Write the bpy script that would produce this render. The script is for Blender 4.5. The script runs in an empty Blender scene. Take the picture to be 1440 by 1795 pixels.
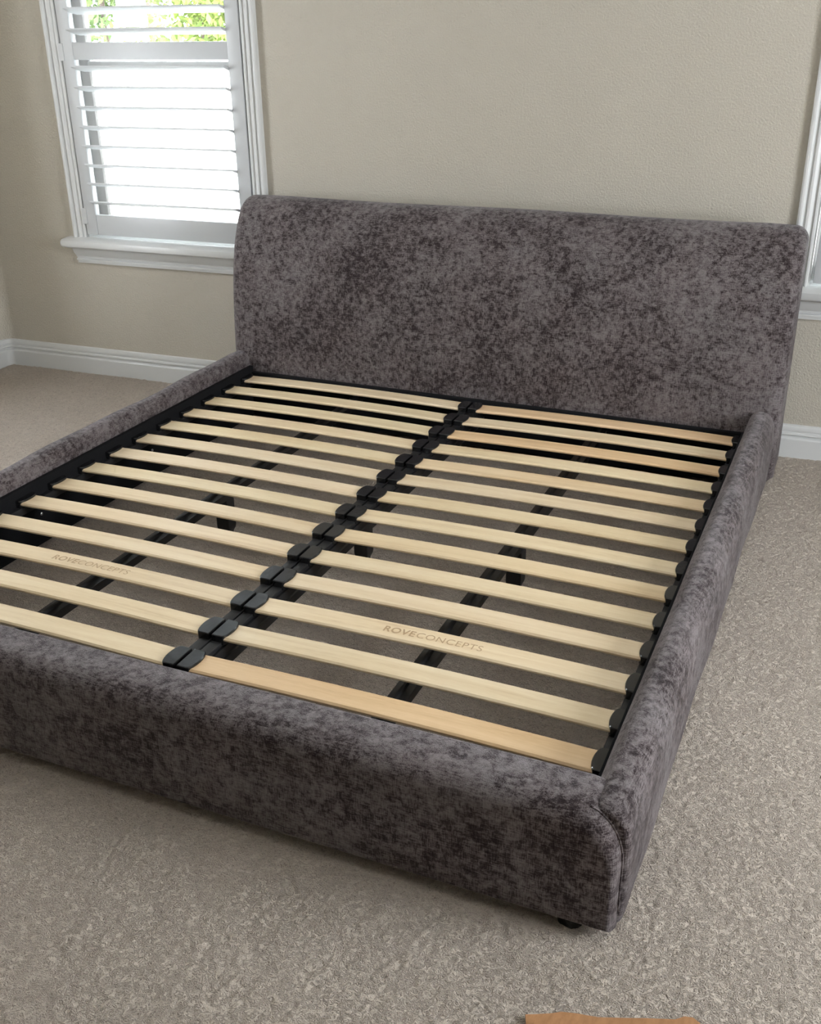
import bpy, bmesh, math, random
import numpy as np
from mathutils import Matrix, Vector

random.seed(7)
scene = bpy.context.scene
col = scene.collection
PI = math.pi

# ------------------------------------------------------------------ camera
CAM = (1.23693, -3.32408, 1.43697)
YAW, PITCH, ROLL, FPX = -0.41414, 0.45464, -0.01394, 1849.31
fw = Vector((math.sin(YAW) * math.cos(PITCH), math.cos(YAW) * math.cos(PITCH), -math.sin(PITCH)))
ri = fw.cross(Vector((0, 0, 1))).normalized()
up = ri.cross(fw)
r2 = math.cos(ROLL) * ri + math.sin(ROLL) * up
u2 = -math.sin(ROLL) * ri + math.cos(ROLL) * up
cam_data = bpy.data.cameras.new('camera')
cam_data.sensor_fit = 'HORIZONTAL'
cam_data.sensor_width = 36.0
cam_data.lens = FPX / 1440 * 36.0
cam_data.shift_y = 36.737 / 1440
cam_data.clip_start = 0.02
cam = bpy.data.objects.new('camera', cam_data)
col.objects.link(cam)
cam.matrix_world = Matrix(((r2.x, u2.x, -fw.x, CAM[0]), (r2.y, u2.y, -fw.y, CAM[1]), (r2.z, u2.z, -fw.z, CAM[2]), (0, 0, 0, 1)))
scene.camera = cam

# ------------------------------------------------------------------ world, sun, exposure
scene.view_settings.view_transform = 'Standard'
scene.view_settings.look = 'None'
scene.view_settings.exposure = 0.46
scene.view_settings.gamma = 1.0
scene.view_settings.use_curve_mapping = False
SKY = 15.0
world = bpy.data.worlds.new('sky')
scene.world = world
world.use_nodes = True
bg = world.node_tree.nodes['Background']
bg.inputs[0].default_value = (0.90, 0.95, 1.0, 1)
bg.inputs[1].default_value = SKY
sun_data = bpy.data.lights.new('sun', 'SUN')
sun_data.energy = 6.0
sun_data.angle = math.radians(0.6)
sun_data.color = (1.0, 0.94, 0.85)
sun = bpy.data.objects.new('sun', sun_data)
col.objects.link(sun)
sun.rotation_euler = Vector((-0.25, 0.42, -0.87)).to_track_quat('-Z', 'Y').to_euler()
scene.cycles.use_denoising = True
scene.cycles.max_bounces = 8
scene.cycles.diffuse_bounces = 5
scene.cycles.use_adaptive_sampling = True
scene.cycles.adaptive_threshold = 0.02
scene.cycles.transparent_max_bounces = 12
scene.cycles.sample_clamp_indirect = 8.0

# ------------------------------------------------------------------ the room's own axes: u along the back wall, v outwards, z up
YW, TH = 0.41365, math.atan(0.03358)
ROOM = Matrix.Translation((0, YW, 0)) @ Matrix.Rotation(TH, 4, 'Z')
U_L, U_R, V_F, Z_C = -2.405, 3.3, -5.9, 2.72          # left wall, right wall, front wall, ceiling
WIN_T = 2.08                                           # top of window openings
WINS = [(-1.862, -1.040), (1.044, 1.866)]              # openings in the back wall
WIN_B = 0.612
RIGHT_LIGHT_HOLE = (-2.7, -1.4, 0.62, 2.1)                    # v0, v1, z0, z1: unseen right-wall opening, added to light that side
LEFT_LIGHT_HOLE = (-1.42, -0.94, 0.62, 2.1)                   # the same, added out of view in the left wall to brighten the floor


def portal(name, loc, direction, sx, sy):
    d = bpy.data.lights.new(name, 'AREA')
    d.shape = 'RECTANGLE'
    d.size, d.size_y = sx, sy
    d.cycles.is_portal = True
    o = bpy.data.objects.new(name, d)
    col.objects.link(o)
    q = (ROOM.to_3x3() @ Vector(direction)).to_track_quat('-Z', 'Z')
    o.matrix_world = Matrix.Translation(ROOM @ Vector(loc)) @ q.to_matrix().to_4x4()


for (a, b) in WINS:
    portal('window_portal', ((a + b) / 2, 0.165, (WIN_B + WIN_T) / 2), (0, -1, 0), b - a, WIN_T - WIN_B)
portal('window_portal', (U_L - 0.14, (LEFT_LIGHT_HOLE[0] + LEFT_LIGHT_HOLE[1]) / 2, (LEFT_LIGHT_HOLE[2] + LEFT_LIGHT_HOLE[3]) / 2), (1, 0, 0), LEFT_LIGHT_HOLE[1] - LEFT_LIGHT_HOLE[0], LEFT_LIGHT_HOLE[3] - LEFT_LIGHT_HOLE[2])
portal('window_portal', (U_R + 0.14, (RIGHT_LIGHT_HOLE[0] + RIGHT_LIGHT_HOLE[1]) / 2, (RIGHT_LIGHT_HOLE[2] + RIGHT_LIGHT_HOLE[3]) / 2), (-1, 0, 0), RIGHT_LIGHT_HOLE[1] - RIGHT_LIGHT_HOLE[0], RIGHT_LIGHT_HOLE[3] - RIGHT_LIGHT_HOLE[2])


# ------------------------------------------------------------------ material helpers
def new_mat(name):
    m = bpy.data.materials.new(name)
    m.use_nodes = True
    nt = m.node_tree
    return m, nt, nt.nodes['Principled BSDF']


class NT:
    def __init__(self, nt):
        self.nt = nt

    def node(self, typ, **kw):
        n = self.nt.nodes.new(typ)
        for k, v in kw.items():
            setattr(n, k, v)
        return n

    def link(self, a, b):
        self.nt.links.new(a, b)

    def coords(self, kind='Object', scale=(1, 1, 1), loc=(0, 0, 0)):
        tc = self.node('ShaderNodeTexCoord')
        mp = self.node('ShaderNodeMapping')
        mp.inputs['Scale'].default_value = scale
        mp.inputs['Location'].default_value = loc
        self.link(tc.outputs[kind], mp.inputs[0])
        return mp.outputs[0]

    def noise(self, vec, scale, detail=2, rough=0.5, distort=0.0):
        n = self.node('ShaderNodeTexNoise')
        n.inputs['Scale'].default_value = scale
        n.inputs['Detail'].default_value = detail
        n.inputs['Roughness'].default_value = rough
        n.inputs['Distortion'].default_value = distort
        self.link(vec, n.inputs['Vector'])
        return n.outputs['Fac']

    def math(self, op, a, b=None, c=None, clamp=False):
        n = self.node('ShaderNodeMath', operation=op, use_clamp=clamp)
        for i, x in enumerate((a, b, c)):
            if x is None:
                continue
            if isinstance(x, (int, float)):
                n.inputs[i].default_value = x
            else:
                self.link(x, n.inputs[i])
        return n.outputs[0]

    def ramp(self, fac, stops):
        n = self.node('ShaderNodeValToRGB')
        el = n.color_ramp.elements
        while len(el) < len(stops):
            el.new(0.5)
        for e, (p, c) in zip(el, stops):
            e.position = p
            e.color = (*c, 1)
        self.link(fac, n.inputs[0])
        return n.outputs[0]

    def mix(self, fac, a, b, mode='MIX'):
        n = self.node('ShaderNodeMix', data_type='RGBA', blend_type=mode)
        for i, x in ((0, fac), (6, a), (7, b)):
            if isinstance(x, (int, float)):
                n.inputs[i].default_value = x
            elif isinstance(x, tuple):
                n.inputs[i].default_value = (*x, 1)
            else:
                self.link(x, n.inputs[i])
        return n.outputs[2]

    def bump(self, height, strength, dist, normal=None):
        n = self.node('ShaderNodeBump')
        n.inputs['Strength'].default_value = strength
        n.inputs['Distance'].default_value = dist
        self.link(height, n.inputs['Height'])
        if normal is not None:
            self.link(normal, n.inputs['Normal'])
        return n.outputs[0]


def plain(name, color, rough=0.5, metal=0.0, spec=0.5, bump=None):
    m, nt, p = new_mat(name)
    p.inputs['Base Color'].default_value = (*color, 1)
    p.inputs['Roughness'].default_value = rough
    p.inputs['Metallic'].default_value = metal
    p.inputs['Specular IOR Level'].default_value = spec
    if bump:
        n = NT(nt)
        h = n.noise(n.coords('Object'), bump[0], 3)
        n.link(n.bump(h, bump[1], bump[2]), p.inputs['Normal'])
    return m


def wall_paint(name, color):
    m, nt, p = new_mat(name)
    n = NT(nt)
    v = n.coords('Object')
    f = n.noise(v, 3.0, 3)
    c = n.mix(f, tuple(x * 0.96 for x in color), tuple(min(1, x * 1.04) for x in color))
    n.link(c, p.inputs['Base Color'])
    p.inputs['Roughness'].default_value = 0.75
    p.inputs['Specular IOR Level'].default_value = 0.3
    h = n.noise(v, 150.0, 3, 0.6)
    n.link(n.bump(h, 0.6, 0.008), p.inputs['Normal'])
    return m


def carpet_mat():
    m, nt, p = new_mat('carpet')
    n = NT(nt)
    v = n.coords('Object')
    big = n.noise(v, 1.6, 3, 0.6)
    mid = n.noise(v, 9.0, 4, 0.6, 0.6)
    tuft = n.noise(v, 105.0, 2, 0.55, 1.3)
    fine = n.noise(v, 380.0, 3, 0.65)
    crease = n.math('MULTIPLY', n.math('ABSOLUTE', n.math('SUBTRACT', tuft, 0.47)), 11.0, clamp=True)
    h = n.math('ADD', n.math('MULTIPLY', crease, 0.55), n.math('MULTIPLY', fine, 0.45))
    c1 = n.ramp(n.math('ADD', n.math('MULTIPLY', tuft, 0.45), n.math('MULTIPLY', fine, 0.55)),
                [(0.34, (0.26, 0.215, 0.177)), (0.45, (0.49, 0.422, 0.358)), (0.66, (0.66, 0.58, 0.50))])
    tone = n.math('ADD', n.math('MULTIPLY', big, 0.22), n.math('MULTIPLY', mid, 0.20))
    tone = n.math('ADD', tone, 0.78)
    tonec = n.node('ShaderNodeCombineColor')
    for i in range(3):
        n.link(tone, tonec.inputs[i])
    n.link(n.mix(1.0, c1, tonec.outputs[0], 'MULTIPLY'), p.inputs['Base Color'])
    p.inputs['Roughness'].default_value = 0.95
    p.inputs['Specular IOR Level'].default_value = 0.1
    p.inputs['Sheen Weight'].default_value = 0.45
    p.inputs['Sheen Tint'].default_value = (0.92, 0.80, 0.70, 1)
    n.link(n.bump(h, 0.9, 0.009), p.inputs['Normal'])
    return m


def velvet_mat():
    m, nt, p = new_mat('mottled_chenille')
    n = NT(nt)
    v = n.coords('Object')
    big = n.noise(v, 5.0, 3, 0.6)
    mid = n.noise(v, 50.0, 6, 0.74, 0.35)
    wx = n.noise(n.coords('Object', (60, 60, 520)), 1.0, 3, 0.6)
    wz = n.noise(n.coords('Object', (520, 520, 60)), 1.0, 3, 0.6)
    val = n.math('ADD', mid, n.math('MULTIPLY', n.math('SUBTRACT', big, 0.5), 0.42))
    weave = n.math('SUBTRACT', n.math('ADD', wx, wz), 1.0)
    val = n.math('ADD', val, n.math('MULTIPLY', weave, 0.55))
    c = n.ramp(val, [(0.31, (0.018, 0.011, 0.012)), (0.42, (0.048, 0.037, 0.038)), (0.49, (0.106, 0.093, 0.094)), (0.70, (0.205, 0.189, 0.191))])
    hue = n.noise(v, 7.0, 2)
    c = n.mix(n.math('MULTIPLY', hue, 0.5), c, n.mix(1.0, c, (1.12, 0.93, 0.93), 'MULTIPLY'))
    n.link(c, p.inputs['Base Color'])
    p.inputs['Roughness'].default_value = 0.75
    p.inputs['Specular IOR Level'].default_value = 0.2
    p.inputs['Sheen Weight'].default_value = 0.38
    p.inputs['Sheen Roughness'].default_value = 0.28
    p.inputs['Sheen Tint'].default_value = (0.85, 0.82, 0.85, 1)
    h = n.math('ADD', n.math('MULTIPLY', val, 0.8), n.math('MULTIPLY', weave, 0.5))
    n.link(n.bump(h, 0.5, 0.006), p.inputs['Normal'])
    return m


def birch_mat():
    m, nt, p = new_mat('pale_birch')
    n = NT(nt)
    info = n.node('ShaderNodeObjectInfo')
    tc = n.node('ShaderNodeTexCoord')
    add = n.node('ShaderNodeVectorMath', operation='MULTIPLY_ADD')
    n.link(tc.outputs['Object'], add.inputs[0])
    add.inputs[1].default_value = (1, 1, 1)
    comb = n.node('ShaderNodeCombineXYZ')
    r = n.math('MULTIPLY', info.outputs['Random'], 37.0)
    for i in range(3):
        n.link(r, comb.inputs[i])
    n.link(comb.outputs[0], add.inputs[2])
    mp = n.node('ShaderNodeMapping')
    mp.inputs['Scale'].default_value = (2.2, 42, 30)
    n.link(add.outputs[0], mp.inputs[0])
    g = n.noise(mp.outputs[0], 1.0, 4, 0.6, 0.5)
    mp2 = n.node('ShaderNodeMapping')
    mp2.inputs['Scale'].default_value = (40, 500, 300)
    n.link(add.outputs[0], mp2.inputs[0])
    fl = n.noise(mp2.outputs[0], 1.0, 2)
    f = n.math('ADD', n.math('MULTIPLY', g, 0.75), n.math('MULTIPLY', fl, 0.25))
    c = n.ramp(f, [(0.28, (0.66, 0.49, 0.29)), (0.45, (0.79, 0.635, 0.415)), (0.65, (0.87, 0.73, 0.515))])
    c = n.mix(1.0, c, info.outputs['Color'], 'MULTIPLY')
    n.link(c, p.inputs['Base Color'])
    p.inputs['Roughness'].default_value = 0.42
    p.inputs['Specular IOR Level'].default_value = 0.5
    n.link(n.bump(fl, 0.08, 0.001), p.inputs['Normal'])
    return m


def glass_mat():
    m = bpy.data.materials.new('window_glass')
    m.use_nodes = True
    nt = m.node_tree
    nt.nodes.clear()
    n = NT(nt)
    out = n.node('ShaderNodeOutputMaterial')
    tr = n.node('ShaderNodeBsdfTransparent')
    tr.inputs[0].default_value = (0.96, 0.98, 0.97, 1)
    gl = n.node('ShaderNodeBsdfGlossy')
    gl.inputs['Roughness'].default_value = 0.02
    fr = n.node('ShaderNodeFresnel')
    fr.inputs[0].default_value = 1.45
    mx = n.node('ShaderNodeMixShader')
    n.link(fr.outputs[0], mx.inputs[0])
    n.link(tr.outputs[0], mx.inputs[1])
    n.link(gl.outputs[0], mx.inputs[2])
    n.link(mx.outputs[0], out.inputs[0])
    return m


def kraft_mat():
    m, nt, p = new_mat('kraft_card')
    n = NT(nt)
    v = n.coords('Object', (120, 30, 30))
    f = n.noise(v, 1.0, 3)
    n.link(n.ramp(f, [(0.3, (0.33, 0.16, 0.065)), (0.7, (0.44, 0.225, 0.10))]), p.inputs['Base Color'])
    p.inputs['Roughness'].default_value = 0.7
    n.link(n.bump(n.noise(n.coords('Object'), 60, 3), 0.2, 0.004), p.inputs['Normal'])
    return m


def leaf_mat(name, a, b):
    m, nt, p = new_mat(name)
    n = NT(nt)
    f = n.noise(n.coords('Object'), 5.0, 2)
    n.link(n.ramp(f, [(0.35, a), (0.65, b)]), p.inputs['Base Color'])
    p.inputs['Roughness'].default_value = 0.6
    return m


M = dict(
    wall=wall_paint('greige_wall_paint', (0.52, 0.480, 0.408)),
    ceiling=wall_paint('ceiling_paint', (0.80, 0.79, 0.76)),
    carpet=carpet_mat(),
    trim=plain('white_trim_paint', (0.65, 0.655, 0.65), 0.35, bump=(60, 0.04, 0.002)),
    shutter=plain('white_shutter_paint', (0.54, 0.55, 0.56), 0.4),
    sash=plain('window_vinyl', (0.30, 0.285, 0.275), 0.45),
    glass=glass_mat(),
    velvet=velvet_mat(),
    birch=birch_mat(),
    print=plain('branded_print', (0.50, 0.34, 0.19), 0.6),
    plastic=plain('black_plastic', (0.012, 0.012, 0.013), 0.14, spec=0.5, bump=(70, 0.10, 0.003)),
    steel=plain('black_steel', (0.012, 0.012, 0.013), 0.40, spec=0.5),
    lining=plain('black_lining_cloth', (0.006, 0.006, 0.007), 0.9, spec=0.2, bump=(300, 0.2, 0.002)),
    screw=plain('zinc_screw', (0.6, 0.6, 0.6), 0.3, 1.0),
    kraft=kraft_mat(),
    stucco=plain('pale_stucco', (0.74, 0.73, 0.70), 0.9, bump=(40, 0.3, 0.01)),
    gravel=plain('pale_paving', (0.66, 0.65, 0.62), 0.9, bump=(30, 0.3, 0.01)),
    bark=plain('reddish_bark', (0.07, 0.045, 0.037), 0.9, bump=(25, 0.6, 0.02)),
    leaf_a=leaf_mat('yellow_green_leaves', (0.06, 0.10, 0.010), (0.13, 0.17, 0.025)),
    leaf_b=leaf_mat('fresh_green_leaves', (0.05, 0.095, 0.02), (0.10, 0.15, 0.035)),
)


# ------------------------------------------------------------------ mesh helpers
class MB:
    def __init__(self):
        self.v, self.f = [], []

    def add(self, verts, faces):
        o = len(self.v)
        self.v += [tuple(p) for p in verts]
        self.f += [tuple(i + o for i in f) for f in faces]

    def box(self, x0, x1, y0, y1, z0, z1):
        self.add([(x0, y0, z0), (x1, y0, z0), (x1, y1, z0), (x0, y1, z0), (x0, y0, z1), (x1, y0, z1), (x1, y1, z1), (x0, y1, z1)],
                 [(0, 3, 2, 1), (4, 5, 6, 7), (0, 1, 5, 4), (1, 2, 6, 5), (2, 3, 7, 6), (3, 0, 4, 7)])

    def rings(self, rings, closed=True, cap0=True, cap1=True):
        n = len(rings[0])
        vs = [p for r in rings for p in r]
        fs = []
        for k in range(len(rings) - 1):
            for i in range(n if closed else n - 1):
                j = (i + 1) % n
                fs.append((k * n + i, k * n + j, (k + 1) * n + j, (k + 1) * n + i))
        if cap0:
            fs.append(tuple(reversed(range(n))))
        if cap1:
            fs.append(tuple((len(rings) - 1) * n + i for i in range(n)))
        self.add(vs, fs)

    def mesh(self, name, mat, smooth=None, bevel=None):
        me = bpy.data.meshes.new(name)
        me.from_pydata(self.v, [], self.f)
        bm = bmesh.new()
        bm.from_mesh(me)
        bmesh.ops.recalc_face_normals(bm, faces=bm.faces)
        if bevel:
            bmesh.ops.bevel(bm, geom=list(bm.edges), offset=bevel[0], segments=bevel[1], affect='EDGES', profile=0.5, clamp_overlap=True)
        bm.to_mesh(me)
        bm.free()
        me.materials.append(mat)
        if smooth:
            me.polygons.foreach_set('use_smooth', [True] * len(me.polygons))
            me.set_sharp_from_angle(angle=math.radians(smooth))
        me.update()
        return me


def put(name, me, parent=None, loc=None, rot=None, matrix=None):
    o = bpy.data.objects.new(name, me)
    col.objects.link(o)
    o.parent = parent
    if loc:
        o.location = loc
    if rot:
        o.rotation_euler = rot
    if matrix:
        o.matrix_world = matrix
    return o


def tag(o, label=None, cat=None, group=None, kind=None):
    for k, v in (('label', label), ('category', cat), ('group', group), ('kind', kind)):
        if v:
            o[k] = v
    return o


def box_mesh(name, mat, x0, x1, y0, y1, z0, z1, bevel=0.0, smooth=40):
    b = MB()
    b.box(x0, x1, y0, y1, z0, z1)
    return b.mesh(name, mat, smooth if bevel else None, (bevel, 2) if bevel else None)


def struct(name, me, label=None):
    o = put(name, me, matrix=ROOM.copy())
    return tag(o, label, kind='structure')


# ------------------------------------------------------------------ room shell
WT = 0.15


def holed_wall(a0, a1, z0, z1, holes, place):
    """cells of a wall around rectangular holes; place(a, t, z) -> point, t is depth"""
    xs = sorted({a0, a1, *[h[0] for h in holes], *[h[1] for h in holes]})
    zs = sorted({z0, z1, *[h[2] for h in holes], *[h[3] for h in holes]})
    b = MB()
    for i in range(len(xs) - 1):
        for k in range(len(zs) - 1):
            cx, cz = (xs[i] + xs[i + 1]) / 2, (zs[k] + zs[k + 1]) / 2
            if any(h[0] < cx < h[1] and h[2] < cz < h[3] for h in holes):
                continue
            p = [place(x, t, z) for t in (0, WT) for z in (zs[k], zs[k + 1]) for x in (xs[i], xs[i + 1])]
            b.add(p, [(0, 1, 3, 2), (4, 6, 7, 5), (0, 4, 5, 1), (2, 3, 7, 6), (0, 2, 6, 4), (1, 5, 7, 3)])
    return b


b = holed_wall(U_L - WT, U_R + WT, 0, Z_C, [(a, c, WIN_B, WIN_T) for a, c in WINS], lambda a, t, z: (a, t, z))
struct('wall_back', b.mesh('wall_back', M['wall']), 'greige painted wall behind the headboard')
b = holed_wall(V_F - WT, 0.0, 0, Z_C, [LEFT_LIGHT_HOLE], lambda a, t, z: (U_L - t, a, z))
struct('wall_left', b.mesh('wall_left', M['wall']), 'greige painted wall at the left edge')
b = holed_wall(V_F - WT, 0.0, 0, Z_C, [RIGHT_LIGHT_HOLE], lambda a, t, z: (U_R + t, a, z))
struct('wall_right', b.mesh('wall_right', M['wall']))
b = holed_wall(U_L, U_R, 0, Z_C, [], lambda a, t, z: (a, V_F - t, z))
struct('wall_front', b.mesh('wall_front', M['wall']))
struct('floor', box_mesh('floor', M['carpet'], U_L - WT, U_R + WT, V_F - WT, WT, -0.12, 0.0), 'taupe cut pile carpet floor')

# cut pile of the carpet as relief, over the part of the floor that shows
def carpet_pile(parent):
    x0, x1, y0, y1, st = U_L + 0.019, 1.95, -3.15, -0.019, 0.0040
    nx, ny = int((x1 - x0) / st) + 1, int((y1 - y0) / st) + 1
    rng = np.random.default_rng(5)

    def band(sig):
        w = rng.standard_normal((ny, nx))
        fy = np.fft.fftfreq(ny)[:, None]
        fx = np.fft.rfftfreq(nx)[None, :]
        g = np.fft.irfft2(np.fft.rfft2(w) * np.exp(-2 * (PI * sig) ** 2 * (fx * fx + fy * fy)), s=(ny, nx))
        return g / g.std()
    a, c, d, e = band(0.7), band(1.15), band(16), band(5)
    crease = 1 - np.exp(-(np.abs(c + 0.35 * e) / 0.30) ** 2)
    h = 0.0046 + 0.0007 * a + 0.0013 * (crease - 0.7) + 0.0007 * d + 0.0004 * c
    h = np.clip(h, 0.0008, 0.011)
    gx, gy = np.meshgrid(np.linspace(x0, x1, nx), np.linspace(y0, y1, ny))
    co = np.stack([gx, gy, h], -1).reshape(-1, 3).astype(np.float32)
    i = (np.arange(ny - 1)[:, None] * nx + np.arange(nx - 1)[None, :]).ravel()
    quads = np.stack([i, i + 1, i + nx + 1, i + nx], 1).astype(np.int32)
    me = bpy.data.meshes.new('carpet_pile')
    me.vertices.add(len(co))
    me.vertices.foreach_set('co', co.ravel())
    me.loops.add(quads.size)
    me.loops.foreach_set('vertex_index', quads.ravel())
    me.polygons.add(len(quads))
    me.polygons.foreach_set('loop_start', np.arange(0, quads.size, 4, dtype=np.int32))
    me.polygons.foreach_set('use_smooth', np.ones(len(quads), dtype=bool))
    me.update(calc_edges=True)
    me.materials.append(M['carpet'])
    o = put('carpet_pile', me, parent)
    o['kind'] = 'stuff'


carpet_pile(bpy.data.objects['floor'])
struct('ceiling', box_mesh('ceiling', M['ceiling'], U_L - WT, U_R + WT, V_F - WT, WT, Z_C, Z_C + 0.12))

# baseboards: (projection, height) profile
BB = [(0.0, 0.0), (0.018, 0.0), (0.018, 0.0715), (0.0165, 0.0745), (0.013, 0.0765), (0.0075, 0.0775), (0.0075, 0.0835), (0.0135, 0.0865), (0.0145, 0.089), (0.0130, 0.0935), (0.0075, 0.0955), (0.0075, 0.1005), (0.0105, 0.1030), (0.0105, 0.1150), (0.0085, 0.1205), (0.0, 0.1234)]
RC = 0.045      # the inside corner is eased
path = [(U_L, V_F, 1, 0)]
left_path = [((U_L, V_F), (1, 0)), ((U_L, -RC), (1, 0))]
back_path = []
for k in range(7):
    a = PI / 2 * k / 6
    back_path.append(((U_L + RC - RC * math.cos(a), -RC + RC * math.sin(a)), (math.cos(a), -math.sin(a))))
back_path.append(((U_R, 0.0), (0, -1)))


def sweep(pth, prof):
    m = MB()
    m.rings([[(p[0] + n[0] * d, p[1] + n[1] * d, z) for d, z in prof] for p, n in pth])
    return m


struct('baseboard_back', sweep(back_path, BB).mesh('baseboard_back', M['trim'], 25), 'white moulded baseboard along the window wall')
struct('baseboard_left', sweep(left_path, BB).mesh('baseboard_left', M['trim'], 25), 'white moulded baseboard at the left edge')
# eased plaster in the corner above the baseboard
m = MB()
ring = [(U_L - 0.02, 0.02)] + [p for p, n in back_path[:-1]]
m.rings([[(x, y, z) for x, y in ring] for z in (0.0, Z_C)])
struct('trim_1', m.mesh('trim_1', M['wall'], 30), 'eased inside corner of the greige walls')

# ------------------------------------------------------------------ windows and shutters
CAS = [(0.0, 0.0), (0.0, 0.012), (0.003, 0.015), (0.0085, 0.015), (0.0105, 0.0095), (0.0165, 0.0095), (0.019, 0.014), (0.027, 0.018), (0.034, 0.018), (0.0365, 0.0125), (0.0415, 0.0125), (0.044, 0.021), (0.049, 0.0245), (0.0555, 0.0245), (0.061, 0.020), (0.062, 0.0)]
PITCH_L, LOUV = 0.0735, 0.089


def ellipse_louver(L):
    n = 10
    m = MB()
    h = LOUV / 2
    sec = [(h, -0.0026), (h, 0.0026), (h * 0.55, 0.0046), (0, 0.0052), (-h * 0.55, 0.0046), (-h, 0.0026), (-h, -0.0026), (-h * 0.55, -0.0046), (0, -0.0052), (h * 0.55, -0.0046)]
    m.rings([[(x, y, z) for y, z in sec] for x in (-L / 2, L / 2)])
    return m.mesh('louver', M['shutter'], 60)


SILL = [(0.02, 0.612), (-0.012, 0.612), (-0.060, 0.6075), (-0.069, 0.602), (-0.072, 0.591), (-0.069, 0.579), (-0.060, 0.573), (-0.044, 0.571), (-0.040, 0.563), (-0.034, 0.550), (-0.025, 0.539), (-0.020, 0.533), (-0.020, 0.529), (-0.014, 0.5275), (-0.014, 0.523), (-0.022, 0.521), (-0.022, 0.515), (-0.014, 0.513), (-0.014, 0.503), (0.02, 0.503)]


def make_window(idx, uL, uR, label, sh_label, stile, gap_l=0.0065, frame_in=0.006, hinge_side=-1):
    w = put('window_%d' % idx, None, matrix=ROOM.copy())
    tag(w, label, kind='structure')
    # moulded casing on three sides
    m = MB()
    m.rings([[(uL - a, -d, WIN_B - 0.004) for a, d in CAS], [(uL - a, -d, WIN_T + a) for a, d in CAS],
             [(uR + a, -d, WIN_T + a) for a, d in CAS], [(uR + a, -d, WIN_B - 0.004) for a, d in CAS]])
    put('casing', m.mesh('casing', M['trim'], 25), w)
    # stool with rounded nose, then the shorter moulded apron below it
    stool, apron = SILL[:8], SILL[8:]
    m = MB()
    ov = 0.104
    e = [(0.62, 0.0), (0.9, 0.004), (1.0, 0.012)]
    zc, vc = 0.594, -0.02
    rings = []
    for s, off in e:
        rings.append([(uL - ov + off, vc + (v - vc) * s, zc + (z - zc) * s) for v, z in stool])
    for s, off in reversed(e):
        rings.append([(uR + ov - off, vc + (v - vc) * s, zc + (z - zc) * s) for v, z in stool])
    m.rings(rings)
    put('sill', m.mesh('sill', M['trim'], 35), w)
    m = MB()
    ap = [(0.01, 0.575), (-0.044, 0.575)] + apron
    m.rings([[(uL - 0.062, v, z) for v, z in ap], [(uR + 0.062, v, z) for v, z in ap]])
    put('apron', m.mesh('apron', M['trim'], 35), w)
    # lining of the opening
    m = MB()
    m.box(uL, uL + 0.006, 0.0, WT, WIN_B, WIN_T)
    m.box(uR - 0.006, uR, 0.0, WT, WIN_B, WIN_T)
    m.box(uL, uR, 0.0, WT, WIN_T - 0.006, WIN_T)
    m.box(uL, uR, 0.0, WT, WIN_B - 0.01, WIN_B + 0.001)
    put('jamb_lining', m.mesh('jamb_lining', M['trim']), w)
    # sash frame: outer frame, meeting rail, glass
    y0, y1, fwid = 0.088, 0.128, 0.045
    a, c = uL + frame_in, uR - 0.006
    for nm, bx in (('sash_stile', (a, a + fwid, y0, y1, WIN_B, WIN_T)), ('sash_stile', (c - fwid, c, y0, y1, WIN_B, WIN_T)),
                   ('sash_rail', (a + fwid, c - fwid, y0, y1, WIN_B, WIN_B + 0.05)), ('sash_rail', (a + fwid, c - fwid, y0, y1, WIN_T - 0.05, WIN_T)),
                   ('meeting_rail', (a + fwid, c - fwid, y0 - 0.008, y1, 1.270, 1.293))):
        put(nm, box_mesh(nm, M['sash'], *bx, bevel=0.004), w)
    for z0, z1 in ((WIN_B + 0.05, 1.270), (1.293, WIN_T - 0.05)):
        put('pane', box_mesh('pane', M['glass'], a + fwid, c - fwid, 0.106, 0.110, z0, z1), w)
    # shutter, a thing of its own
    s = put('plantation_shutter', None, matrix=ROOM @ Matrix.Translation(((uL + uR) / 2, 0, WIN_B)))
    tag(s, sh_label, 'shutter', 'white louvered shutters in the window wall')
    hw = (uR - uL) / 2 - 0.0065
    B0, T0 = 0.013, WIN_T - WIN_B - 0.009
    f0, f1 = -0.015, 0.013
    for sx in (-1, 1):
        x0, x1 = sorted((sx * hw, sx * (hw - stile)))
        if sx < 0:
            x0 += gap_l - 0.0065
        put('stile', box_mesh('stile', M['shutter'], x0, x1, f0, f1, B0, T0, 0.003), s)
    L = 2 * (hw - stile)
    for nm, z0, z1 in (('bottom_rail', B0, 0.707 - WIN_B), ('middle_rail', 1.302 - WIN_B, 1.365 - WIN_B), ('top_rail', T0 - 0.08, T0)):
        put(nm, box_mesh(nm, M['shutter'], -L / 2, L / 2, f0 + 0.002, f1 - 0.002, z0, z1, 0.002), s)
    lm = ellipse_louver(L - 0.004)
    z = 0.755
    zs = []
    while z < 1.29:
        zs.append(z)
        z += PITCH_L
    z = 1.402
    while z < WIN_T - 0.10:
        zs.append(z)
        z += PITCH_L
    for z in zs:
        put('louver', lm, s, (0, -0.001, z - WIN_B), (math.radians(-14.0), 0, 0))
    for z in (0.70, 1.33, 1.95):
        hm = MB()
        hm.box(hinge_side * hw - 0.012, hinge_side * hw + 0.012, f0 - 0.003, f0 + 0.004, z - WIN_B - 0.032, z - WIN_B + 0.032)
        put('hinge', hm.mesh('hinge', M['shutter'], 40, (0.0012, 1)), s)
    return w


make_window(1, *WINS[0], 'white moulded window with rounded sill left of the headboard', 'white louvered shutter filling the window left of the headboard', 0.056)
make_window(2, *WINS[1], 'white moulded window at the right edge behind the bed', 'white louvered shutter cut off by the right edge', 0.056, 0.016, -0.030, 1)

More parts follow.
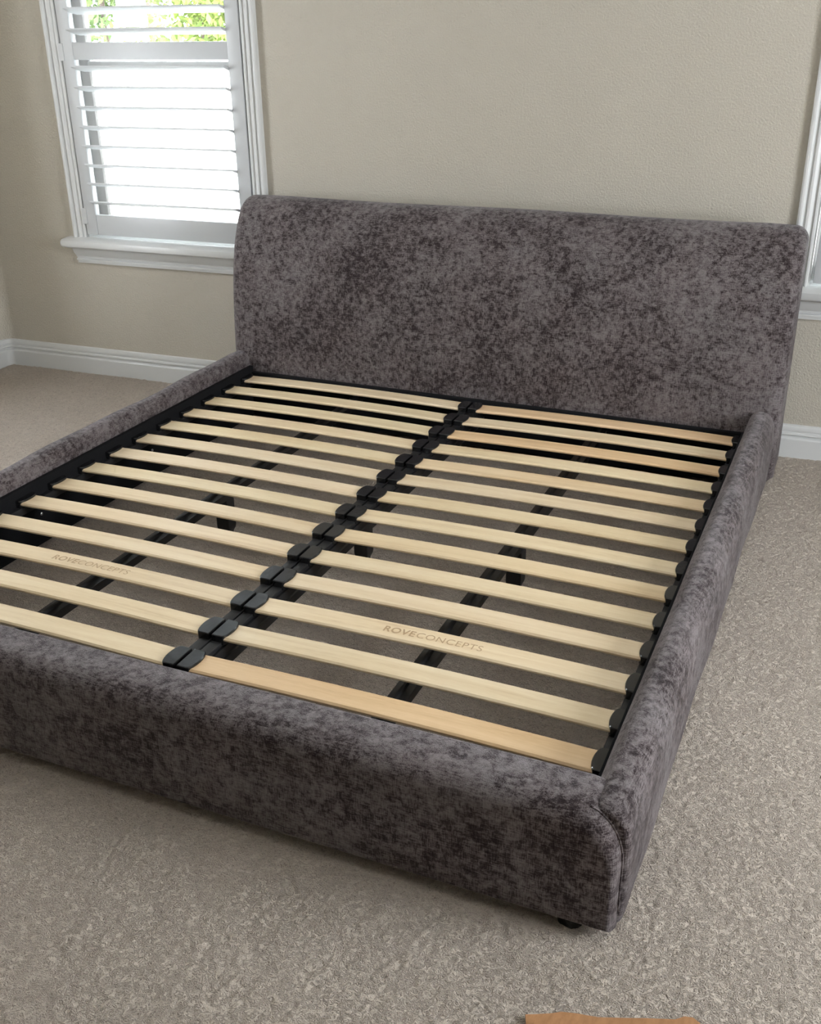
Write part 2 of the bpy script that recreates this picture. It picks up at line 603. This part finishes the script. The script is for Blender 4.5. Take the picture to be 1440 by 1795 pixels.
# ------------------------------------------------------------------ the bed
bed = put('platform_bed', None, loc=(0, -0.95, 0))
tag(bed, 'grey mottled upholstered platform bed with pale wooden slats and no mattress', 'bed')
OFF = Vector((0, 0.95, 0))


def part(name, me, parent=None, loc=(0, 0, 0), rot=None):
    """meshes of the bed are drawn in world axes; the bed's base sits at its middle"""
    return put(name, me, parent or bed, Vector(loc) + OFF if parent is None else loc, rot)


def catmull(pts, n, closed=False):
    out = []
    N = len(pts)
    for i in range(N if closed else N - 1):
        p = [pts[(i + k) % N] if closed else pts[min(max(i + k, 0), N - 1)] for k in (-1, 0, 1, 2)]
        for j in range(n):
            t = j / n
            out.append(tuple(0.5 * (2 * p[1][d] + (p[2][d] - p[0][d]) * t + (2 * p[0][d] - 5 * p[1][d] + 4 * p[2][d] - p[3][d]) * t * t
                                    + (3 * p[1][d] - p[0][d] - 3 * p[2][d] + p[3][d]) * t ** 3) for d in range(2)))
    if not closed:
        out.append(pts[-1])
    return out


def inset(poly, d):
    n = len(poly)
    area = sum(poly[i][0] * poly[(i + 1) % n][1] - poly[(i + 1) % n][0] * poly[i][1] for i in range(n))
    s = 1 if area > 0 else -1
    out = []
    for i in range(n):
        a, p, c = poly[i - 1], poly[i], poly[(i + 1) % n]
        e1 = Vector((p[0] - a[0], p[1] - a[1])).normalized()
        e2 = Vector((c[0] - p[0], c[1] - p[1])).normalized()
        n1, n2 = Vector((-e1.y, e1.x)) * s, Vector((-e2.y, e2.x)) * s
        nn = (n1 + n2)
        nn = nn / max(0.5, nn.length_squared) * 2 if nn.length > 1e-6 else n1
        out.append((p[0] + nn.x * d, p[1] + nn.y * d))
    return out


# headboard: curved section (y, z) drawn across the bed, rounded at both ends
front = [(0.100, 0.022), (0.099, 0.12), (0.100, 0.25), (0.105, 0.39), (0.121, 0.55), (0.144, 0.66), (0.170, 0.73), (0.198, 0.782), (0.228, 0.814), (0.262, 0.832), (0.297, 0.833), (0.324, 0.820), (0.338, 0.795), (0.340, 0.76), (0.330, 0.68), (0.315, 0.55), (0.305, 0.38), (0.300, 0.20), (0.300, 0.022)]
prof = catmull(front, 4)
rr = 0.046
rings = []
XL, XR = -1.024, 1.040


def hb_x(x, z):
    return x * (1.0 + 0.010 * (0.5 - z))


steps = [PI / 2 * k / 7 for k in range(8)]
for a in steps:
    q = inset(prof, rr * (1 - math.sin(a)))
    rings.append([(hb_x(XL + rr * (1 - math.cos(a)), z), y, max(z, 0.022)) for y, z in q])
for k in range(1, 24):
    x = XL + rr + (XR - XL - 2 * rr) * k / 24
    rings.append([(hb_x(x, z), y + 0.0016 * math.sin(9.1 * x + 5 * z) * (z > 0.3), z + 0.0022 * math.sin(6.3 * x + 1.0) * (z > 0.6)) for y, z in prof])
for a in reversed(steps):
    q = inset(prof, rr * (1 - math.sin(a)))
    rings.append([(hb_x(XR - rr * (1 - math.cos(a)), z), y, max(z, 0.022)) for y, z in q])
m = MB()
m.rings(rings)
part('headboard', m.mesh('headboard', M['velvet'], 50))


# side rails: soft section (x, z), rounded front end
def rail(sign):
    pts = [(0.945, 0.022), (0.945, 0.12), (0.9455, 0.225), (0.950, 0.252), (0.963, 0.268), (0.981, 0.273), (1.000, 0.269), (1.014, 0.257), (1.023, 0.236), (1.028, 0.20), (1.029, 0.14), (1.028, 0.08), (1.025, 0.04), (1.018, 0.024), (1.008, 0.020)]
    pr = catmull(pts, 3)
    m = MB()
    rings = [[(sign * x, 0.13, z) for x, z in pr]]
    N = 26
    for k in range(1, N):
        y = 0.12 - (0.12 + 1.942) * k / N
        w = 0.0018 * math.sin(7.7 * y + 2) + 0.0012 * math.sin(17 * y)
        rings.append([(sign * (x + (w if x > 0.99 else 0)), y, z + (w if z > 0.24 else 0)) for x, z in pr])
    for k in range(6):
        a = PI / 2 * k / 5
        q = inset(pr, 0.012 * (1 - math.cos(a)))
        rings.append([(sign * x, -1.942 - 0.022 * math.sin(a), max(z, 0.022)) for x, z in q])
    m.rings(rings)
    return m.mesh('side_rail', M['velvet'], 50)


for sgn in (-1, 1):
    part('side_rail', rail(sgn))

# footboard: elevation with rounded top corners, soft front edge
YF, YB, ZT, ZB, HW = -1.992, -1.884, 0.274, 0.024, 1.016


def elevation(it, isd, ib, y):
    rc, rz = 0.075, 0.105
    w, t, bt = HW - isd, ZT - it, ZB + ib
    pts = [(-w, bt)]
    pts += [(-w, bt + (t - rz - bt) * k / 4) for k in range(1, 4)]
    pts += [(-w + rc - rc * math.cos(a), t - rz + rz * math.sin(a)) for a in [PI / 2 * k / 8 for k in range(9)]]
    pts += [(-w + rc + 2 * (w - rc) * k / 30, t) for k in range(1, 30)]
    pts += [(w - rc + rc * math.sin(a), t - rz + rz * math.cos(a)) for a in [PI / 2 * k / 8 for k in range(9)]]
    pts += [(w, t - rz - (t - rz - bt) * k / 4) for k in range(1, 4)]
    pts += [(w, bt)]
    pts += [(w - 2 * w * k / 30, bt) for k in range(1, 30)]
    return [(x, y, z) for x, z in pts]


rings = [elevation(0.006, 0.004, 0, YB), elevation(0.002, 0.001, 0, YB - 0.002), elevation(0, 0, 0, YB - 0.007)]
RT = 0.040
for k in range(0, 11):
    a = PI / 2 * k / 10
    rings.append(elevation(RT * (1 - math.cos(a)), 0.014 * (1 - math.cos(a)), 0.012 * (1 - math.cos(a)), YF + RT - RT * math.sin(a)))
m = MB()
m.rings(rings)
foot = part('footboard', m.mesh('footboard', M['velvet'], 50))
# thin welt along the rounded ends of the footboard
edge_ring = elevation(RT * (1 - math.cos(0.30)), 0.014 * (1 - math.cos(0.30)) - 0.0005, 0.01, YF + RT - RT * math.sin(0.30))
nseg = len(edge_ring)
for lo, hi in ((0, 12), (43, 54)):
    pth = [Vector(p) for p in edge_ring[lo:hi]]
    tube = []
    for k, p in enumerate(pth):
        t = (pth[min(k + 1, len(pth) - 1)] - pth[max(k - 1, 0)]).normalized()
        n1 = t.cross(Vector((0, 1, 0))).normalized()
        tube.append([p + (n1 * math.cos(2 * PI * i / 6) + Vector((0, 1, 0)) * math.sin(2 * PI * i / 6)) * 0.0024 for i in range(6)])
    wm = MB()
    wm.rings(tube)
    put('welt', wm.mesh('welt', M['velvet'], 60), foot)

# black lining boards on the inside, slat ledgers, beams
for sgn in (-1, 1):
    x0, x1 = sorted((sgn * 0.930, sgn * 0.946))
    part('rail_lining', box_mesh('rail_lining', M['lining'], x0, x1, -1.885, 0.095, 0.022, 0.220 if sgn < 0 else 0.200, 0.002))
    x0, x1 = sorted((sgn * 0.912, sgn * 0.934))
    part('slat_ledger', box_mesh('slat_ledger', M['steel'], x0, x1, -1.872, 0.078, 0.150, 0.1735, 0.002))
part('head_lining', box_mesh('head_lining', M['lining'], -0.93, 0.93, 0.078, 0.104, 0.022, 0.197, 0.002))
part('foot_lining', box_mesh('foot_lining', M['lining'], -0.93, 0.93, -1.886, -1.868, 0.024, 0.200, 0.002))
for sgn in (-1, 1):
    x0, x1 = sorted((sgn * 0.0025, sgn * 0.029))
    part('centre_strip', box_mesh('centre_strip', M['steel'], x0, x1, -1.872, 0.078, 0.166, 0.1785, 0.0015))
m = MB()
m.rings([[(x, y, z) for x, z in ((-0.038, 0.118), (0.038, 0.118), (0.038, 0.140), (0.034, 0.142), (0.034, 0.166), (-0.034, 0.166), (-0.034, 0.142), (-0.038, 0.140))] for y in (-1.874, 0.08)])
part('centre_beam', m.mesh('centre_beam', M['steel']))
for sgn in (-1, 1):
    m = MB()
    sec = [(-0.020, 0.128), (0.020, 0.128), (0.020, 0.150), (0.004, 0.152), (0.002, 0.160), (-0.003, 0.161), (-0.005, 0.156), (-0.020, 0.154)]
    m.rings([[(sgn * 0.466 + x, y, z) for x, z in sec] for y in (-1.874, 0.08)])
    part('side_beam', m.mesh('side_beam', M['steel'], 30, None))

# support legs: square with a tapered tip
m = MB()
rings = []
for z, h in ((0.0, 0.0135), (0.006, 0.0145), (0.012, 0.0145), (0.026, 0.0205), (0.034, 0.0215), (0.128, 0.0215)):
    rings.append([(-h, -h, z), (h, -h, z), (h, h, z), (-h, h, z)])
m.rings(rings)
leg_me = m.mesh('support_leg', M['steel'], None, (0.0015, 1))
for x in (-0.468, 0.002, 0.468):
    part('support_leg', leg_me, loc=(x, -0.857, 0))

# round glides under the corners
m = MB()
m.rings([[(r * math.cos(2 * PI * i / 24), r * math.sin(2 * PI * i / 24), z) for i in range(24)] for z, r in ((0.0, 0.021), (0.003, 0.024), (0.030, 0.024))])
glide = m.mesh('glide_foot', M['plastic'], 40)
for x, y in ((0.935, -1.957), (-0.935, -1.957), (0.93, 0.2), (-0.93, 0.2)):
    part('glide_foot', glide, loc=(x, y, 0))

# screws on the inner face of the far rail
m = MB()
m.rings([[(z, r * math.cos(2 * PI * i / 10), r * math.sin(2 * PI * i / 10)) for i in range(10)] for z, r in ((0.0, 0.005), (0.002, 0.005), (0.0035, 0.003))])
screw_me = m.mesh('screw', M['screw'], 40)
for y in (-0.05, -0.586, -1.141, -1.70):
    part('screw', screw_me, loc=(-0.930, y, 0.115))
    part('screw', screw_me, loc=(0.930, y, 0.115), rot=(0, 0, PI))

# slats: one mesh, 14 rows on either side of the centre strip
P, SW, ST, SZ = 0.13666, 0.067, 0.0105, 0.179
SL = 0.906
m = MB()
sec = [(0.003, 0), (SW - 0.003, 0), (SW, 0.003), (SW, ST - 0.004), (SW - 0.004, ST), (0.004, ST), (0, ST - 0.004), (0, 0.003)]
rings = []
for k in range(9):
    t = k / 8
    bow = 0.006 * (1 - (2 * t - 1) ** 2)
    rings.append([(-SL / 2 + SL * t, y, z + bow) for y, z in sec])
m.rings(rings)
slat_me = m.mesh('slat', M['birch'], 35)

# plastic end holders: straight back, bulging front
m = MB()
hwid = SW / 2 + 0.0025
plan = [(0.0, -hwid), (0.025, -hwid)]
for k in range(1, 10):
    a = -PI / 2 + PI * k / 10
    plan.append((0.025 + 0.0125 * math.cos(a), hwid * math.sin(a)))
plan += [(0.025, hwid), (0.0, hwid)]
pin = [(x * 0.93 + 0.001, y * 0.95) for x, y in plan]
m.rings([[(x, y, -0.012) for x, y in plan], [(x, y, 0.0095) for x, y in plan], [(x, y, 0.0115) for x, y in pin]])
hold_me = m.mesh('slat_holder', M['plastic'], 25)


def text_mesh(body, size, weight):
    cu = bpy.data.curves.new('lettering', 'FONT')
    cu.body = body
    cu.size = size
    cu.offset = weight
    cu.space_character = 1.08
    o = bpy.data.objects.new('lettering', cu)
    col.objects.link(o)
    dg = bpy.context.evaluated_depsgraph_get()
    me = bpy.data.meshes.new_from_object(o.evaluated_get(dg))
    bpy.data.objects.remove(o)
    bpy.data.curves.remove(cu)
    return me


def lettering():
    a = text_mesh('ROVE', 0.0315, 0.00055)
    c = text_mesh('CONCEPTS', 0.0315, -0.00020)
    wa = max(v.co.x for v in a.vertices)
    out = MB()
    for me, dx in ((a, 0.0), (c, wa + 0.003)):
        out.add([(v.co.x + dx, v.co.y, 0.0) for v in me.vertices], [tuple(p.vertices) for p in me.polygons])
    w = max(v[0] for v in out.v)
    k = 0.237 / w
    out.v = [(x * k, y, 0) for x, y, z in out.v]
    me = bpy.data.meshes.new('lettering')
    me.from_pydata(out.v, [], out.f)
    # give the print a hair of thickness so that it stands on the curved slat
    me.materials.append(M['print'])
    return me


print_me = lettering()
tones = {(1, 0): (0.98, 0.84, 0.74), (1, 2): (0.98, 0.84, 0.72), (1, 13): (0.93, 0.80, 0.68), (1, 4): (0.98, 0.91, 0.84), (1, 8): (0.97, 0.93, 0.87)}
for side in (-1, 1):
    for i in range(14):
        y = -P * i
        s = part('slat', slat_me, loc=(side * (0.018 + SL / 2), y, SZ))
        t = tones.get((side, i))
        g = random.uniform(0.95, 1.03)
        s.color = (t[0], t[1], t[2], 1) if t else (g, g * random.uniform(0.97, 1.0), g * random.uniform(0.93, 1.0), 1)
        part('slat_holder', hold_me, loc=(side * 0.004, y + SW / 2, 0.184), rot=(0, 0, 0 if side > 0 else PI))
        part('slat_holder', hold_me, loc=(side * 0.944, y + SW / 2, 0.184), rot=(0, 0, PI if side > 0 else 0))
        if i == 11:
            s['label'] = 'pale slat printed with a maker name'
            x0 = (0.353 if side > 0 else -0.588) - side * (0.018 + SL / 2)
            lm = print_me.copy()
            for v in lm.vertices:
                tt = (v.co.x + x0 + SL / 2) / SL
                v.co.z = ST + 0.006 * (1 - (2 * tt - 1) ** 2) + 0.0005
            o = part('lettering', lm, s, (x0, 0.022, 0))
            o['label'] = 'light brown printed word'

# ------------------------------------------------------------------ torn kraft card on the carpet at the bottom edge
edge = [(0.924, -2.186), (0.939, -2.179), (0.962, -2.166), (0.975, -2.157), (0.997, -2.150), (1.032, -2.143), (1.074, -2.128), (1.099, -2.119), (1.145, -2.104), (1.157, -2.093), (1.170, -2.090), (1.182, -2.096)]
card = put('kraft_card', None, loc=(1.06, -2.2, 0.005))
tag(card, 'brown torn kraft card on the carpet at the bottom edge', 'cardboard')


def card_sheet(name, e, depth, z0, th, wave):
    m = MB()
    rows = []
    dirv = Vector((0.36, -0.93))
    for r, d in enumerate([0, 0.004, 0.05, 0.12, depth]):
        rows.append([(x + dirv.x * d - 1.06, y + dirv.y * d + 2.2, z0 + wave * math.sin(23 * x + 9 * d) * (1 if d < 0.06 else 0.5)) for x, y in e])
    n, R = len(e), len(rows)
    top = [(p[0], p[1], p[2] + th) for r in rows for p in r]
    bot = [p for r in rows for p in r]
    N = n * R
    fs = []
    for r in range(R - 1):
        for i in range(n - 1):
            a, b2, c, d = r * n + i, r * n + i + 1, (r + 1) * n + i + 1, (r + 1) * n + i
            fs.append((a, b2, c, d))
            fs.append((a + N, d + N, c + N, b2 + N))
    rim = [i for i in range(n)] + [r * n + n - 1 for r in range(1, R)] + [(R - 1) * n + i for i in range(n - 2, -1, -1)] + [r * n for r in range(R - 2, 0, -1)]
    for k in range(len(rim)):
        a, b2 = rim[k], rim[(k + 1) % len(rim)]
        fs.append((a, a + N, b2 + N, b2))
    m.add(top + bot, fs)
    return m.mesh(name, M['kraft'], 40)


put('sheet', card_sheet('sheet', edge, 0.30, 0.0035, 0.003, 0.0025), card)
e2 = [(0.941, -2.199), (0.953, -2.191), (0.980, -2.173), (1.010, -2.168), (1.028, -2.166), (1.075, -2.158), (1.13, -2.142), (1.165, -2.128)]
put('folded_flap', card_sheet('folded_flap', e2, 0.26, 0.0105, 0.002, 0.0020), card)

# ------------------------------------------------------------------ outdoors, seen through the louvers
g = put('ground', box_mesh('ground', M['gravel'], -40, 30, 0.8, 60, -0.35, -0.25))
tag(g, 'pale sunlit paving outside the window', kind='structure')
gw = put('garden_wall', None, loc=(-10, 11.0, -0.25))
tag(gw, 'pale stucco garden wall seen through the shutter', 'wall')
put('wall_body', box_mesh('wall_body', M['stucco'], -9, 9, 0, 0.2, 0, 1.12, 0.01), gw)
put('coping', box_mesh('coping', M['stucco'], -9, 9, -0.04, 0.24, 1.12, 1.18, 0.01), gw)


def tree(name, label, x, y, base, crown_z, rx, rz, n, mat, trunk_r):
    t = put(name, None, loc=(x, y, -0.25))
    tag(t, label, 'tree', 'trees beyond the garden wall')
    m = MB()
    rings = []
    for k in range(7):
        z = k / 6 * (crown_z + 0.2)
        r = trunk_r * (1 - 0.5 * k / 6)
        rings.append([(0.06 * math.sin(k) + r * math.cos(2 * PI * i / 8), 0.04 * math.cos(k) + r * math.sin(2 * PI * i / 8), z) for i in range(8)])
    m.rings(rings)
    put('trunk', m.mesh('trunk', M['bark'], 60), t)
    m = MB()
    clumps = [(random.uniform(-rx, rx) * 0.75, random.uniform(-rx, rx) * 0.5, crown_z + random.uniform(-rz, rz) * 0.8) for _ in range(14)]
    for k in range(n):
        c = random.choice(clumps)
        d = Vector((random.gauss(0, 1), random.gauss(0, 1), random.gauss(0, 0.8))).normalized() * random.uniform(0.3, 1.0) ** 0.5 * rx * 0.42
        p = Vector(c) + d
        s = random.uniform(0.05, 0.10)
        a = Vector((random.gauss(0, 1), random.gauss(0, 1), random.gauss(0, 1))).normalized()
        b2 = a.orthogonal().normalized()
        m.add([p - a * s, p + b2 * s * 0.45, p + a * s, p - b2 * s * 0.45], [(0, 1, 2, 3)])
    f = put('foliage', m.mesh('foliage', mat), t)
    f['kind'] = 'stuff'
    return t


tree('leafy_tree', 'bright green leafy tree beyond the garden wall nearest the right stile', -9.2, 12.6, 0, 2.3, 1.3, 1.1, 3200, M['leaf_a'], 0.10)
tree('leafy_tree', 'reddish trunked tree in the middle of the shutter view', -12.6, 15.8, 0, 3.0, 1.0, 0.9, 1600, M['leaf_a'], 0.13)
tree('leafy_tree', 'small green tree left of the reddish trunk outside', -11.4, 12.9, 0, 2.2, 0.65, 0.8, 1500, M['leaf_b'], 0.07)
